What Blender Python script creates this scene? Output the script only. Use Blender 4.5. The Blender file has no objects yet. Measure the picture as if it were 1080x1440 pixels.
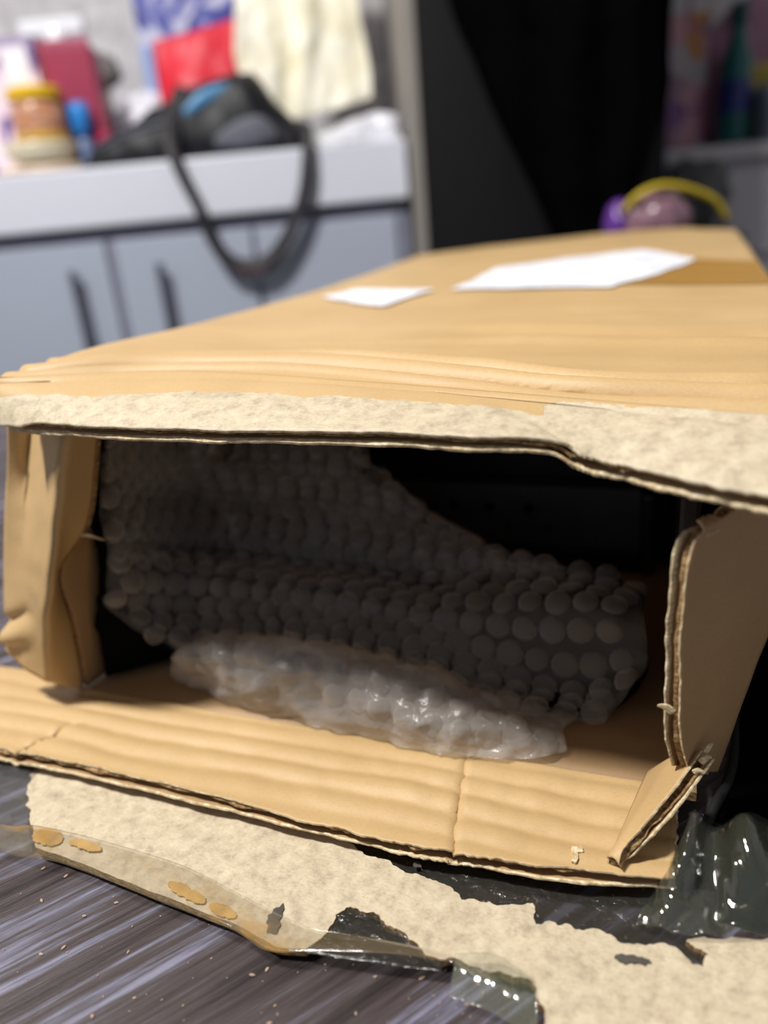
import bpy, bmesh, math, random
from mathutils import Vector, Matrix, noise
import numpy as np
random.seed(7)
PI = math.pi
C = bpy.context.scene.collection
SC = bpy.context.scene

# ------------------------------------------------------------------ camera
PITCH, ROLL = math.radians(22.0), math.radians(5.4)
CAM_Z = 0.168                                     # above the table top (z = 0)
fw = Vector((0, math.cos(PITCH), -math.sin(PITCH)))
up0 = Vector((0, math.sin(PITCH), math.cos(PITCH))); rt0 = Vector((1, 0, 0))
up = up0*math.cos(ROLL) + rt0*math.sin(ROLL)
rt = rt0*math.cos(ROLL) - up0*math.sin(ROLL)
cd = bpy.data.cameras.new('camera'); cam = bpy.data.objects.new('camera', cd); C.objects.link(cam)
M = Matrix((rt, up, -fw)).transposed().to_4x4(); M.translation = (0, 0, CAM_Z); cam.matrix_world = M
cd.sensor_width = 36.0; cd.sensor_fit = 'AUTO'; cd.lens = 36.0*1081/1440
cd.clip_start = 0.01; cd.clip_end = 20
cd.dof.use_dof = True; cd.dof.focus_distance = 0.205; cd.dof.aperture_fstop = 5.6; cd.dof.aperture_blades = 0
SC.camera = cam

# ------------------------------------------------------------------ world, light, exposure
w = bpy.data.worlds.new('world'); SC.world = w; w.use_nodes = True
w.node_tree.nodes['Background'].inputs[0].default_value = (0.80, 0.86, 1.0, 1)
w.node_tree.nodes['Background'].inputs[1].default_value = 0.25
SC.view_settings.view_transform = 'Standard'; SC.view_settings.look = 'None'
SC.view_settings.gamma = 1.0; SC.view_settings.exposure = 0.0; SC.view_settings.use_curve_mapping = False

def area(name, loc, target, size, energy, color):
    ld = bpy.data.lights.new(name, 'AREA'); ld.shape = 'DISK'; ld.size = size; ld.energy = energy; ld.color = color
    o = bpy.data.objects.new(name, ld); C.objects.link(o); o.location = loc
    o.rotation_euler = (Vector(target)-Vector(loc)).to_track_quat('-Z', 'Y').to_euler()
    return o
area('ceiling_lamp_light', (-0.70, 0.14, 1.60), (-0.1, 0.6, 0.0), 0.22, 46, (1.0, 0.97, 0.93))

# ------------------------------------------------------------------ material helpers
def lin(h):
    h = h.lstrip('#'); r = []
    for i in (0, 2, 4):
        c = int(h[i:i+2], 16)/255; r.append(c/12.92 if c <= .04045 else ((c+.055)/1.055)**2.4)
    return (*r, 1)

class NT:
    def __init__(s, name):
        s.m = bpy.data.materials.new(name); s.m.use_nodes = True
        s.t = s.m.node_tree; s.b = s.t.nodes['Principled BSDF']; s.out = s.t.nodes['Material Output']
    def n(s, kind, **kw):
        nd = s.t.nodes.new('ShaderNode'+kind)
        for k, v in kw.items():
            if hasattr(nd, k) and k not in ('Scale',): setattr(nd, k, v)
            else: nd.inputs[k].default_value = v
        return nd
    def l(s, a, b): s.t.links.new(a, b)
    def coord(s, out='Object', scale=(1, 1, 1), rot=(0, 0, 0)):
        c = s.n('TexCoord'); m = s.n('Mapping'); m.inputs['Scale'].default_value = scale; src = c.outputs[out]
        if any(rot):
            r = s.n('Mapping'); r.inputs['Rotation'].default_value = rot; s.l(src, r.inputs[0]); src = r.outputs[0]
        s.l(src, m.inputs[0]); return m.outputs[0]
    def noise(s, vec, scale, detail=4, rough=.55, dist=0):
        x = s.n('TexNoise'); s.l(vec, x.inputs['Vector'])
        x.inputs['Scale'].default_value = scale; x.inputs['Detail'].default_value = detail
        x.inputs['Roughness'].default_value = rough; x.inputs['Distortion'].default_value = dist
        return x.outputs[0]
    def ramp(s, fac, stops, interp='LINEAR'):
        r = s.n('ValToRGB'); s.l(fac, r.inputs[0]); e = r.color_ramp.elements; r.color_ramp.interpolation = interp
        while len(e) < len(stops): e.new(.5)
        for i, (p, c) in enumerate(stops):
            e[i].position = p; e[i].color = c if len(c) == 4 else (*c, 1)
        return r.outputs[0]
    def mix(s, fac, a, b, mode='MIX'):
        x = s.n('Mix'); x.data_type = 'RGBA'; x.blend_type = mode
        for sock, val in ((x.inputs[0], fac), (x.inputs[6], a), (x.inputs[7], b)):
            if isinstance(val, (int, float)): sock.default_value = val
            elif isinstance(val, tuple): sock.default_value = val
            else: s.l(val, sock)
        return x.outputs[2]
    def math(s, op, a, b=None, c=None, clamp=False):
        x = s.n('Math'); x.operation = op; x.use_clamp = clamp
        for sock, val in zip(x.inputs, (a, b, c)):
            if val is None: continue
            if isinstance(val, (int, float)): sock.default_value = val
            else: s.l(val, sock)
        return x.outputs[0]
    def bump(s, h, strength, dist, prev=None):
        x = s.n('Bump'); s.l(h, x.inputs['Height']); x.inputs['Strength'].default_value = strength; x.inputs['Distance'].default_value = dist
        if prev is not None: s.l(prev, x.inputs['Normal'])
        s.l(x.outputs[0], s.b.inputs['Normal']); return x.outputs[0]
    def base(s, c):
        if isinstance(c, tuple): s.b.inputs['Base Color'].default_value = c
        else: s.l(c, s.b.inputs['Base Color'])
    def set(s, **kw):
        for k, v in kw.items(): s.b.inputs[k.replace('_', ' ')].default_value = v
        return s

def plain(name, col, rough=.6, var=.12, nscale=30, bump=0, bdist=.001, metallic=0, spec=.5):
    t = NT(name); v = t.coord()
    c = lin(col); n = t.noise(v, nscale)
    d = tuple(x*(1-var) for x in c[:3])+(1,); e = tuple(min(1, x*(1+var)) for x in c[:3])+(1,)
    t.base(t.ramp(n, [(.3, d), (.7, e)])); t.set(Roughness=rough, Metallic=metallic, Specular_IOR_Level=spec)
    if bump: t.bump(n, bump, bdist)
    return t.m

CARD_D, CARD_L = lin('#b49466'), lin('#caac7c')
def cardboard(name, peel=None, tint=None):
    """kraft liner: fibres, faint flute lines along local X (flutes run across the box)"""
    t = NT(name); v = t.coord()
    big = t.noise(v, 22, 3); fib = t.noise(t.coord(scale=(1, 3.2, 1)), 900, 3, .7)
    col = t.mix(big, tint[0] if tint else CARD_D, tint[1] if tint else CARD_L)
    spk = t.ramp(fib, [(.28, (.78, .74, .70)), (.5, (1, 1, 1)), (.8, (1.06, 1.05, 1.04))])
    col = t.mix(.55, col, spk, 'MULTIPLY')
    wv = t.n('TexWave'); wv.wave_type = 'BANDS'; wv.bands_direction = 'Y'; t.l(v, wv.inputs[0])
    wv.inputs['Scale'].default_value = 22; wv.inputs['Distortion'].default_value = .8; wv.inputs['Detail'].default_value = 1.5; wv.inputs['Detail Scale'].default_value = .6
    if peel:
        uvn = t.n('UVMap'); sep = t.n('SeparateXYZ'); t.l(uvn.outputs[0], sep.inputs[0])
        nn = t.noise(t.coord(scale=(.55, 1, 1)), 75, 5, .6); n2 = t.noise(t.coord(scale=(.4, 1, 1)), 420, 4, .6)
        th = peel(t, sep.outputs[0], sep.outputs[1])
        a = t.math('ADD', th, t.math('MULTIPLY_ADD', nn, .9, -.45)); a = t.math('ADD', a, t.math('MULTIPLY_ADD', n2, .22, -.11))
        mask = t.ramp(a, [(.49, (0, 0, 0)), (.515, (1, 1, 1))])
        pf = t.noise(v, 260, 6, .72); pf2 = t.noise(t.coord(scale=(.5, 1, 1)), 1600, 3, .7)
        pc = t.ramp(pf, [(.3, lin('#a39480')), (.48, lin('#c1b398')), (.7, lin('#d3c6ab'))])
        pc = t.mix(.5, pc, t.ramp(pf2, [(.3, (.66, .62, .58)), (.5, (1, 1, 1))]), 'MULTIPLY')
        col = t.mix(mask, col, pc)
        hb = t.math('ADD', t.math('MULTIPLY', pf2, t.math('MULTIPLY', mask, 1.0)), t.math('MULTIPLY', mask, -1.2))
    t.base(col); t.set(Roughness=.52, Specular_IOR_Level=.42)
    b = t.bump(wv.outputs[0], .18, .0006); b = t.bump(big, .35, .0015, b); b = t.bump(fib, .25, .00015, b)
    if peel: t.bump(hb, .55, .00018, b)
    return t.m

def cut_edge(name, dark='#5d452f', light='#c9b28a'):
    t = NT(name); v = t.coord(scale=(1, 1, 2.4)); n = t.noise(v, 520, 5, .7)
    t.base(t.ramp(n, [(.38, lin(dark)), (.55, lin('#a08058' if dark == '#5d452f' else '#dccaa6')), (.68, lin(light))])); t.set(Roughness=.95, Specular_IOR_Level=.1)
    t.bump(n, .7, .0004); return t.m

def film(name, tint, alpha, rough=.12, patch=None, wrinkle=.35, wscale=160):
    """thin clear plastic: mostly see-through, shiny"""
    t = NT(name); v = t.coord()
    n = t.noise(v, wscale, 4, .6, .4)
    c = lin(tint)
    t.base(c); t.set(Roughness=rough, Specular_IOR_Level=.75)
    if patch:
        pm = t.ramp(t.noise(t.coord(scale=(.7, 1, 1)), patch[1], 4), [(.56, (0, 0, 0)), (.62, (1, 1, 1))])
        t.base(t.mix(pm, c, lin(patch[0])))
        t.l(t.math('MULTIPLY_ADD', pm, .20, alpha, True), t.b.inputs['Alpha'])
    else: t.b.inputs['Alpha'].default_value = alpha
    t.bump(n, wrinkle, .0012)
    # the specular reflection of the film stays at full strength over the see-through base
    gl = t.n('BsdfGlossy'); gl.inputs['Roughness'].default_value = rough; gl.inputs['Color'].default_value = (1, 1, 1, 1)
    fr = t.n('LayerWeight'); fr.inputs[0].default_value = .5
    bm = [x for x in t.t.nodes if x.type == 'BUMP'][0]
    t.l(bm.outputs[0], gl.inputs['Normal']); t.l(bm.outputs[0], fr.inputs['Normal'])
    mx = t.n('MixShader'); t.l(t.b.outputs[0], mx.inputs[1]); t.l(gl.outputs[0], mx.inputs[2])
    pw = t.math('MULTIPLY_ADD', t.math('POWER', fr.outputs['Facing'], 4), .55, .04); t.l(pw, mx.inputs[0])
    t.l(mx.outputs[0], t.out.inputs['Surface']); return t.m

# ------------------------------------------------------------------ mesh helpers
def obj(name, bm_or_mesh, mats, parent=None, smooth=False):
    if isinstance(bm_or_mesh, bmesh.types.BMesh):
        me = bpy.data.meshes.new(name); bm_or_mesh.to_mesh(me); bm_or_mesh.free()
    else: me = bm_or_mesh
    for m in (mats if isinstance(mats, (list, tuple)) else [mats]): me.materials.append(m)
    if smooth: me.polygons.foreach_set('use_smooth', [True]*len(me.polygons))
    o = bpy.data.objects.new(name, me); C.objects.link(o)
    if parent: o.parent = parent
    return o
def tag(o, label, cat, group=None):
    o['label'] = label; o['category'] = cat
    if group: o['group'] = group
    return o
def empty(name, loc, rz, label, cat, group=None):
    o = bpy.data.objects.new(name, None); C.objects.link(o); o.location = loc; o.rotation_euler = (0, 0, rz); o.empty_display_size = .05
    return tag(o, label, cat, group)
def struct(name, bm, m):
    o = obj(name, bm, m); o['kind'] = 'structure'; return o

def bm_box(lo, hi, bevel=0, seg=2, bm=None):
    b = bm or bmesh.new(); r = bmesh.ops.create_cube(b, size=1)
    lo, hi = Vector(lo), Vector(hi)
    for v in r['verts']: v.co = Vector((lo[i]+(v.co[i]+.5)*(hi[i]-lo[i]) for i in range(3)))
    if bevel:
        es = list({e for v in r['verts'] for e in v.link_edges})
        bmesh.ops.bevel(b, geom=es, offset=bevel, segments=seg, affect='EDGES', profile=.6)
    return b

def cr(p0, p1, p2, p3, t):
    return .5*((2*p1)+(-p0+p2)*t+(2*p0-5*p1+4*p2-p3)*t*t+(-p0+3*p1-3*p2+p3)*t**3)
def spline(pts, n):
    P = np.array(pts, float); k = len(P); out = []
    for i in range(n):
        s = i/(n-1)*(k-1); j = min(int(s), k-2); t = s-j
        a = P[j-1] if j > 0 else 2*P[0]-P[1]; d = P[j+2] if j+2 < k else 2*P[-1]-P[-2]
        out.append(cr(a, P[j], P[j+1], d, t))
    return np.array(out)
def patch(rows, nu, nv):
    """rows of control points (each a list along u) -> smooth grid [nv][nu][3]"""
    R = np.array([spline(r, nu) for r in rows])
    return np.stack([spline(R[:, i], nv) for i in range(nu)], axis=1)
def normals(G):
    du = np.gradient(G, axis=1); dv = np.gradient(G, axis=0)
    n = np.cross(du, dv); return n/np.maximum(np.linalg.norm(n, axis=2, keepdims=True), 1e-12)
def fbm(G, scale, octs=3, off=0):
    return np.array([[noise.fractal(Vector(p)*scale+Vector((off, off*2, 0)), 1.0, 2.0, octs) for p in r] for r in G])
def slab(name, G, t, mats, parent=None, smooth=True, two=True):
    """closed sheet of thickness t about grid G; slot 0 = faces, slot 1 = cut edges"""
    nv, nu, _ = G.shape; N = normals(G)
    V = np.concatenate([(G+N*t/2).reshape(-1, 3), (G-N*t/2).reshape(-1, 3)]); K = nv*nu
    F = []; MI = []; idx = lambda j, i: j*nu+i
    for j in range(nv-1):
        for i in range(nu-1):
            a, b, c, d = idx(j, i), idx(j, i+1), idx(j+1, i+1), idx(j+1, i)
            F.append((a, b, c, d)); F.append((d+K, c+K, b+K, a+K)); MI += [0, 0]
    ring = [idx(0, i) for i in range(nu)]+[idx(j, nu-1) for j in range(1, nv)]+[idx(nv-1, i) for i in range(nu-2, -1, -1)]+[idx(j, 0) for j in range(nv-2, 0, -1)]
    for q in range(len(ring)):
        a, b = ring[q], ring[(q+1) % len(ring)]; F.append((b, a, a+K, b+K)); MI.append(1)
    me = bpy.data.meshes.new(name); me.from_pydata(V.tolist(), [], F)
    ml = mats if isinstance(mats, (list, tuple)) else [mats]
    if len(ml) > 1: me.polygons.foreach_set('material_index', MI)
    me.polygons.foreach_set('use_smooth', [smooth and m == 0 for m in MI])
    uv = me.uv_layers.new(name='UVMap'); lv = np.empty(len(me.loops), dtype=np.int32); me.loops.foreach_get('vertex_index', lv)
    k = lv % K; uvs = np.stack([(k % nu)/(nu-1), (k//nu)/(nv-1)], 1).astype(np.float32); uv.data.foreach_set('uv', uvs.ravel())
    me.update(); return obj(name, me, ml, parent)
def jag(n, amp, seed, freq=1.0):
    return np.array([amp*(noise.fractal(Vector((i*.09*freq, seed*7.3, 1.7)), 1.0, 2.0, 5)) for i in range(n)])

def card(name, G, mats, parent, t=.003, tear=(0,), amp=.0012, seed=1, core_back=.0012, liner=.00045, flute=.006, out=.0006, along=0):
    """corrugated sheet as outer liner (the part) > fluting and inner liner, each torn its own way along the sides listed in tear:
    0 = first row, 1 = last row, 2 = first column, 3 = last column"""
    nv, nu, _ = G.shape; N = normals(G)
    def torn(G, amp, seed, back=0):
        G = G.copy()
        if 0 in tear:
            d = G[0]-G[3]; d /= np.linalg.norm(d, axis=1, keepdims=True)
            s = (jag(nu, amp, seed)+jag(nu, amp*.5, seed+40, 4)-back)[:, None]
            for j, f in ((0, 1), (1, .7), (2, .35)): G[j] += d*s*f
        if 1 in tear:
            d = G[-1]-G[-4]; d /= np.linalg.norm(d, axis=1, keepdims=True)
            s = (jag(nu, amp, seed+9)+jag(nu, amp*.5, seed+49, 4)-back)[:, None]
            for j, f in ((-1, 1), (-2, .7), (-3, .35)): G[j] += d*s*f
        if 2 in tear:
            d = G[:, 0]-G[:, 3]; d /= np.linalg.norm(d, axis=1, keepdims=True)
            s = (jag(nv, amp, seed+19)+jag(nv, amp*.5, seed+59, 4)-back)[:, None]
            for j, f in ((0, 1), (1, .7), (2, .35)): G[:, j] += d*s*f
        if 3 in tear:
            d = G[:, -1]-G[:, -4]; d /= np.linalg.norm(d, axis=1, keepdims=True)
            s = (jag(nv, amp, seed+29)+jag(nv, amp*.5, seed+69, 4)-back)[:, None]
            for j, f in ((-1, 1), (-2, .7), (-3, .35)): G[:, j] += d*s*f
        return G
    o = slab(name, torn(G+N*(t/2-liner/2), amp, seed), liner, mats, parent)
    il = slab('inner_liner', torn(G-N*(t/2-liner/2), amp, seed+3, -out), liner, [mats[2] if len(mats) > 2 else mats[0], mats[1]], o)
    mi = [0]*len(il.data.polygons); il.data.polygons.foreach_get('material_index', mi)
    for q in range((nv-1)*(nu-1)):
        j, i = divmod(q, nu-1)
        if (0 in tear and j == 0) or (2 in tear and i == 0) or (3 in tear and i == nu-2): mi[2*q] = 1
    il.data.polygons.foreach_set('material_index', mi)
    if along: Lr = np.concatenate([[0], np.cumsum(np.linalg.norm(np.diff(G[nv//2], axis=0), axis=1))])[None, :]
    else: Lr = np.concatenate([[0], np.cumsum(np.linalg.norm(np.diff(G[:, nu//2], axis=0), axis=1))])[:, None]
    ph = (np.sin(2*PI*Lr/flute)+np.zeros((nv, nu)))[:, :, None]*(t/2-liner*1.6)
    slab('fluting', torn(G+N*ph, amp*1.3, seed+5, core_back), liner*.8, [EDGE, EDGE], o)
    return o

def poly_slab(name, pts, z0, z1, mats, parent=None, jitter=0, sub=0, seed=3, zf=None, cuts=0):
    rnd = random.Random(seed); P = []
    for i, p in enumerate(pts):
        a, b_ = Vector((*p, 0)), Vector((*pts[(i+1) % len(pts)], 0)); k = max(1, int((b_-a).length/.007)) if sub > 2 else 1
        P += [a.lerp(b_, q/k) for q in range(k)]
    for k in range(sub):
        Q = []
        for i, p in enumerate(P):
            q = P[(i+1) % len(P)]; Q.append(p); m = (p+q)/2; d = (q-p); nrm = Vector((-d.y, d.x, 0))*(.12 if sub > 2 and m.y < -.06 and m.x < .126 else 1)
            Q.append(m+nrm*rnd.uniform(-jitter, jitter))
        P = Q
    b = bmesh.new(); vs = [b.verts.new((p.x, p.y, z1)) for p in P]; f = b.faces.new(vs)
    if f.normal.z < 0: f.normal_flip()
    f.normal_update()
    if f.normal.z < 0: bmesh.ops.reverse_faces(b, faces=[f])
    bmesh.ops.triangulate(b, faces=[f], quad_method='BEAUTY', ngon_method='BEAUTY')
    if cuts:
        bmesh.ops.subdivide_edges(b, edges=[e for e in b.edges if e.calc_length() > .006], cuts=cuts, use_grid_fill=True)
        bmesh.ops.triangulate(b, faces=b.faces[:])
    if z1 > z0:
        r = bmesh.ops.extrude_face_region(b, geom=b.faces[:])
        for v in [g for g in r['geom'] if isinstance(g, bmesh.types.BMVert)]: v.co.z = z0
        bmesh.ops.recalc_face_normals(b, faces=b.faces[:])
    if zf:
        for v in b.verts: v.co.z += zf(v.co.x, v.co.y)
    for f in b.faces: f.material_index = 1 if abs(f.normal.z) < .5 and len(mats if isinstance(mats, list) else [mats]) > 1 else 0
    return obj(name, b, mats, parent)

def tube(pts, rad, seg=10, bm=None, flat=1.0, cap=True, n=None):
    """swept tube along a smoothed path; rad a number or a list; flat squashes it along the local normal"""
    P = spline(pts, n or len(pts)*5); b = bm or bmesh.new(); k = len(P)
    R = np.interp(np.linspace(0, 1, k), np.linspace(0, 1, len(rad)), rad) if hasattr(rad, '__len__') else np.full(k, rad)
    rings = []; ref = None
    for i in range(k):
        t = Vector(P[min(i+1, k-1)]-P[max(i-1, 0)]).normalized()
        if ref is None: ref = Vector((0, 1, 0)) if abs(t.y) < .9 else Vector((1, 0, 0))
        a = (ref-t*ref.dot(t)).normalized(); c = t.cross(a); ref = a
        rings.append([b.verts.new(Vector(P[i])+a*math.cos(2*PI*s/seg)*R[i]*flat+c*math.sin(2*PI*s/seg)*R[i]) for s in range(seg)])
    for i in range(k-1):
        for s in range(seg): b.faces.new((rings[i][s], rings[i][(s+1) % seg], rings[i+1][(s+1) % seg], rings[i+1][s]))
    if cap: b.faces.new(rings[0][::-1]); b.faces.new(rings[-1])
    bmesh.ops.recalc_face_normals(b, faces=b.faces[:]); return b
def lathe(prof, seg=28, loc=(0, 0, 0), bm=None):
    b = bm or bmesh.new(); L = Vector(loc); rings = []
    for r, z in prof: rings.append([b.verts.new(L+Vector((max(r, 1e-5)*math.cos(2*PI*s/seg), max(r, 1e-5)*math.sin(2*PI*s/seg), z))) for s in range(seg)])
    for i in range(len(rings)-1):
        for s in range(seg): b.faces.new((rings[i][s], rings[i][(s+1) % seg], rings[i+1][(s+1) % seg], rings[i+1][s]))
    b.faces.new(rings[0][::-1]); b.faces.new(rings[-1]); bmesh.ops.recalc_face_normals(b, faces=b.faces[:]); return b
def lump(center, size, amp, scale, seed=0, sub=4, floor=None, bm=None):
    b = bm or bmesh.new(); r = bmesh.ops.create_icosphere(b, subdivisions=sub, radius=1); c = Vector(center); s = Vector(size)
    for v in r['verts']:
        d = v.co.normalized(); k = 1+amp*noise.fractal(d*scale+Vector((seed*3.1, seed, 0)), 1, 2, 4)
        v.co = c+Vector((d.x*s.x, d.y*s.y, d.z*s.z))*k
        if floor is not None and v.co.z < floor: v.co.z = floor
    return b

# ------------------------------------------------------------------ shared materials
EDGE = cut_edge('torn corrugated edge')
PALE = cut_edge('torn pale paper edge', '#b39d78', '#f6ecd4')
KRAFT = cardboard('kraft cardboard')
KRAFT_IN = cardboard('kraft inner face', tint=(lin('#a5845d'), lin('#b89870')))
def peel_top(t, u, v):
    s = t.math('SMOOTH_MIN', 1, 1, 0)
    st = t.n('MapRange'); st.interpolation_type = 'SMOOTHSTEP'; t.l(u, st.inputs[0]); st.inputs[1].default_value = .66; st.inputs[2].default_value = .74
    st.inputs[3].default_value = .50; st.inputs[4].default_value = .98
    return t.math('MULTIPLY_ADD', t.math('SUBTRACT', st.outputs[0], v), 2.2, .5)
KRAFT_TOPFLAP = cardboard('kraft cardboard with tape torn off', peel=peel_top)
KRAFT_PEELED = cardboard('peeled kraft cardboard', peel=lambda t, u, v: t.math('ADD', t.math('MULTIPLY', u, 0), 1.4))
WHITE_PLASTIC = plain('white laminate', '#d6d9e6', .35, .02, 4)

# ================================================================== ROOM
TZ = -0.66
wallm = NT('stippled wall paint'); _v = wallm.coord(); _n = wallm.noise(_v, 34, 5, .7)
wallm.base(wallm.ramp(_n, [(.35, lin('#b4b2b4')), (.6, lin('#d6d4d6'))])); wallm.set(Roughness=.9); wallm.bump(_n, .5, .004); wallm = wallm.m
floorm = NT('grey floor tile'); _v = floorm.coord(); _n = floorm.noise(_v, 6, 5)
floorm.base(floorm.ramp(_n, [(.3, lin('#6d6a66')), (.7, lin('#8a8680'))])); floorm.set(Roughness=.5); floorm = floorm.m
struct('floor', bm_box((-1.7, -1.2, TZ-.05), (1.7, 1.85, TZ)), floorm)
struct('wall_back', bm_box((-1.7, 1.78, TZ), (1.7, 1.85, 1.75)), wallm)
struct('wall_left', bm_box((-1.77, -1.2, TZ), (-1.7, 1.85, 1.75)), wallm)
struct('wall_right', bm_box((1.7, -1.2, TZ), (1.77, 1.85, 1.75)), wallm)
struct('ceiling', bm_box((-1.77, -1.2, 1.75), (1.77, 1.85, 1.8)), plain('ceiling paint', '#e4e2de', .9, .02))

# ------------------------------------------------------------------ table
tm = NT('dark ridged wood laminate'); GR = math.radians(-31)
va = tm.coord(scale=(4, 80, 1), rot=(0, 0, GR)); vb = tm.coord(scale=(2.5, 40, 1), rot=(0, 0, GR)); vc = tm.coord(scale=(14, 420, 1), rot=(0, 0, GR))
sa, sb, sc_ = tm.noise(va, 2.4, 6, .68, .15), tm.noise(vb, 2.6, 4, .6, .1), tm.noise(vc, 2, 5, .7)
mixs = tm.math('ADD', tm.math('MULTIPLY', sa, .62), tm.math('ADD', tm.math('MULTIPLY', sb, .20), tm.math('MULTIPLY', sc_, .18)))
tm.base(tm.ramp(mixs, [(.38, lin('#1a1414')), (.45, lin('#352b2b')), (.515, lin('#463d3d')), (.545, lin('#55515c')), (.60, lin('#7f7e92'))]))
tm.set(Roughness=.42, Specular_IOR_Level=.5); tm.bump(mixs, .6, .0012); tm = tm.m
tab = empty('table', (0.05, .32, TZ), 0, 'dark wood laminate table with streaky grain under the open carton', 'table')
obj('table_top', bm_box((-.62, -.48, -TZ-.03), (.62, .46, -TZ), .003), tm, tab)
for sx in (-1, 1):
    for sy in (-.45, .40):
        obj('leg', bm_box((sx*.57-.025, sy-.02, 0), (sx*.57+.025, sy+.03, -TZ-.03), .003), tm, tab)

# ================================================================== CARTON (local frame: x across the opening, y into the box, z up)
BO, BA = Vector((-.1177, .2445, 0)), math.radians(-21.688)
box = empty('cardboard_carton', BO, BA, 'open kraft cardboard carton lying on its side, flaps torn, bubble wrap inside', 'box')

def ridge(y, y0, h, s): return h*np.exp(-((y-y0)/s)**2)
# top panel
left = [(.0027, -.0013, .126), (.0004, .045, .126), (-.0006, .124, .1228), (-.001, .273, .120), (-.0125, .490, .119)]
right = [(.2245, -.001, .115), (.236, .10, .117), (.240, .236, .118), (.2425, .40, .118), (.2441, .563, .118)]
midc = [(.122, .0155, .1192), (.122, .085, .1195), (.122, .18, .119), (.121, .33, .119), (.118, .597, .119)]
q1 = [(.0585, .0200, .1222), (.06, .075, .121), (.06, .155, .1195), (.06, .30, .1185), (.045, .563, .119)]
q3 = [(.176, .0075, .117), (.18, .09, .1185), (.18, .205, .1185), (.182, .36, .1185), (.185, .616, .119)]
rows = list(zip(left, q1, midc, q3, right))
G = patch([list(r) for r in rows], 70, 380)
yy = G[:, :, 1]-G[0:1, :, 1]
fb = fbm(G, 9, 3); wob = .004*fbm(G[0:1], 14, 2, 4)
zz = (ridge(yy, .005+wob, .0020, .0022)-ridge(yy, .0105+wob, .0022, .0016)+ridge(yy, .0155+wob*1.4, .0030, .0036)-ridge(yy, .024+wob*2, .0022, .003)+ridge(yy, .0290+wob*2, .0018, .003))
zz += 1.6*(ridge(yy, .031+wob*2, .0007, .004)*(.5+fb)+ridge(yy, .065+.05*(G[:, :, 0]-.1), .0012, .006)*np.clip((G[:, :, 0]-.1)*9, 0, 1)-ridge(yy, .078+.08*(G[:, :, 0]-.1), .0012, .007)*np.clip((G[:, :, 0]-.09)*9, 0, 1))
zz += .0012*fb+.0006*fbm(G*np.array([.35, 1, 1]), 60, 2, 2)
G[:, :, 2] += zz*np.clip(yy/.004, 0, 1)*np.clip((G[:, :, 0]+.01)/.03, .15, 1)
TOPG = G
slab('top_panel', G, .003, [KRAFT, EDGE], box)
# top flap, hinged on the front score of the top panel and drooping towards the camera
tearp = [(.0090, -.0100, .1142), (.0400, -.0155, .1149), (.0795, -.0165, .1146), (.1080, -.0165, .1146), (.1345, -.016, .1144), (.1540, -.016, .1138), (.1748, -.0155, .1130), (.1806, -.0165, .1104), (.1866, -.017, .1089), (.1944, -.0195, .1081), (.2090, -.025, .1070), (.2235, -.030, .1060)]
nu = 220
tear = spline(tearp, nu); back = spline([r for r in rows[0]], nu)
tear[:, 2] += .0001
Gf = np.array([tear*(1-s)+back*s for s in np.linspace(0, 1, 26)])
s_ = np.linspace(0, 1, 26)[:, None]
Gf[:, :, 2] += .0012*np.sin(s_*PI)+.0005*fbm(Gf, 40, 3)*np.sin(s_*PI)-.0009*np.exp(-((s_-.86)/.06)**2)
card('top_flap', Gf, [KRAFT_TOPFLAP, PALE, KRAFT_IN], box, t=.0036, amp=.0010, seed=11, tear=(0,), flute=.0065, core_back=.0011, out=.0014, liner=.0006)

# walls, back and floor of the carton
def wall(name, a, b, n=(20, 60), amp=.0008):
    G = patch([a, b] if len(a) > 1 else [a, b], n[1], n[0]); G = G+normals(G)*(amp*fbm(G, 30, 3))[:, :, None]
    return slab(name, G, .003, [KRAFT_IN, EDGE], box)
wall('right_wall', [(.2135, .006, .010), (.2135, .12, .008), (.215, .30, .008), (.218, .560, .008)], [(.2235, .006, .1135), (.2345, .12, .115), (.239, .30, .116), (.2415, .560, .1163)])
wall('back_wall', [(-.004, .490, .008), (.107, .597, .008), (.218, .5625, .008)], [(-.0095, .490, .1165), (.11, .597, .1168), (.2415, .5625, .1163)])
Gb = patch([[(-.003, 0, .0065), (.10, 0, .0065), (.212, 0, .0065)], [(-.003, .25, .0065), (.10, .25, .0065), (.213, .25, .0065)], [(-.004, .488, .0065), (.107, .592, .0065), (.217, .556, .0065)]], 50, 90)
Gb[:, :, 2] += .0006*fbm(Gb*np.array([.3, 1, 1]), 45, 3)
slab('bottom_panel', Gb, .003, [KRAFT_IN, EDGE], box)

# bottom flap, lying forward of the opening
bfront = [(-.060, -.0345, .0094), (-.030, -.0362, .0094), (-.0031, -.0370, .0095), (.0291, -.0369, .0096), (.0798, -.0384, .0096), (.1152, -.0406, .0096), (.1381, -.0410, .0096), (.1534, -.0401, .0096), (.1717, -.0394, .0094), (.2064, -.0340, .0094)]
bback = [(-.060, .0060, .0072), (-.030, .0068, .0072), (-.006, .0020, .0075), (.03, .0005, .008), (.08, -.0002, .008), (.115, -.0004, .008), (.138, 0, .008), (.153, 0, .008), (.175, -.0002, .008), (.2066, -.0005, .008)]
nu = 240; f_, b_ = spline(bfront, nu), spline(bback, nu)
Gf = np.array([f_*(1-s)+b_*s for s in np.linspace(0, 1, 60)])
s_ = np.linspace(0, 1, 60)[:, None]; X, Y = Gf[:, :, 0], Gf[:, :, 1]
wv = np.sin(2*PI*(Y+.0035*fbm(Gf*np.array([.4, 1, 1]), 30, 2))/.0088)
crk = .0011*np.exp(-((X-(.1471-.19*(Y+.008)+.0012*fbm(Gf, 200, 2)))/.0011)**2)      # fold across the flap
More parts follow.
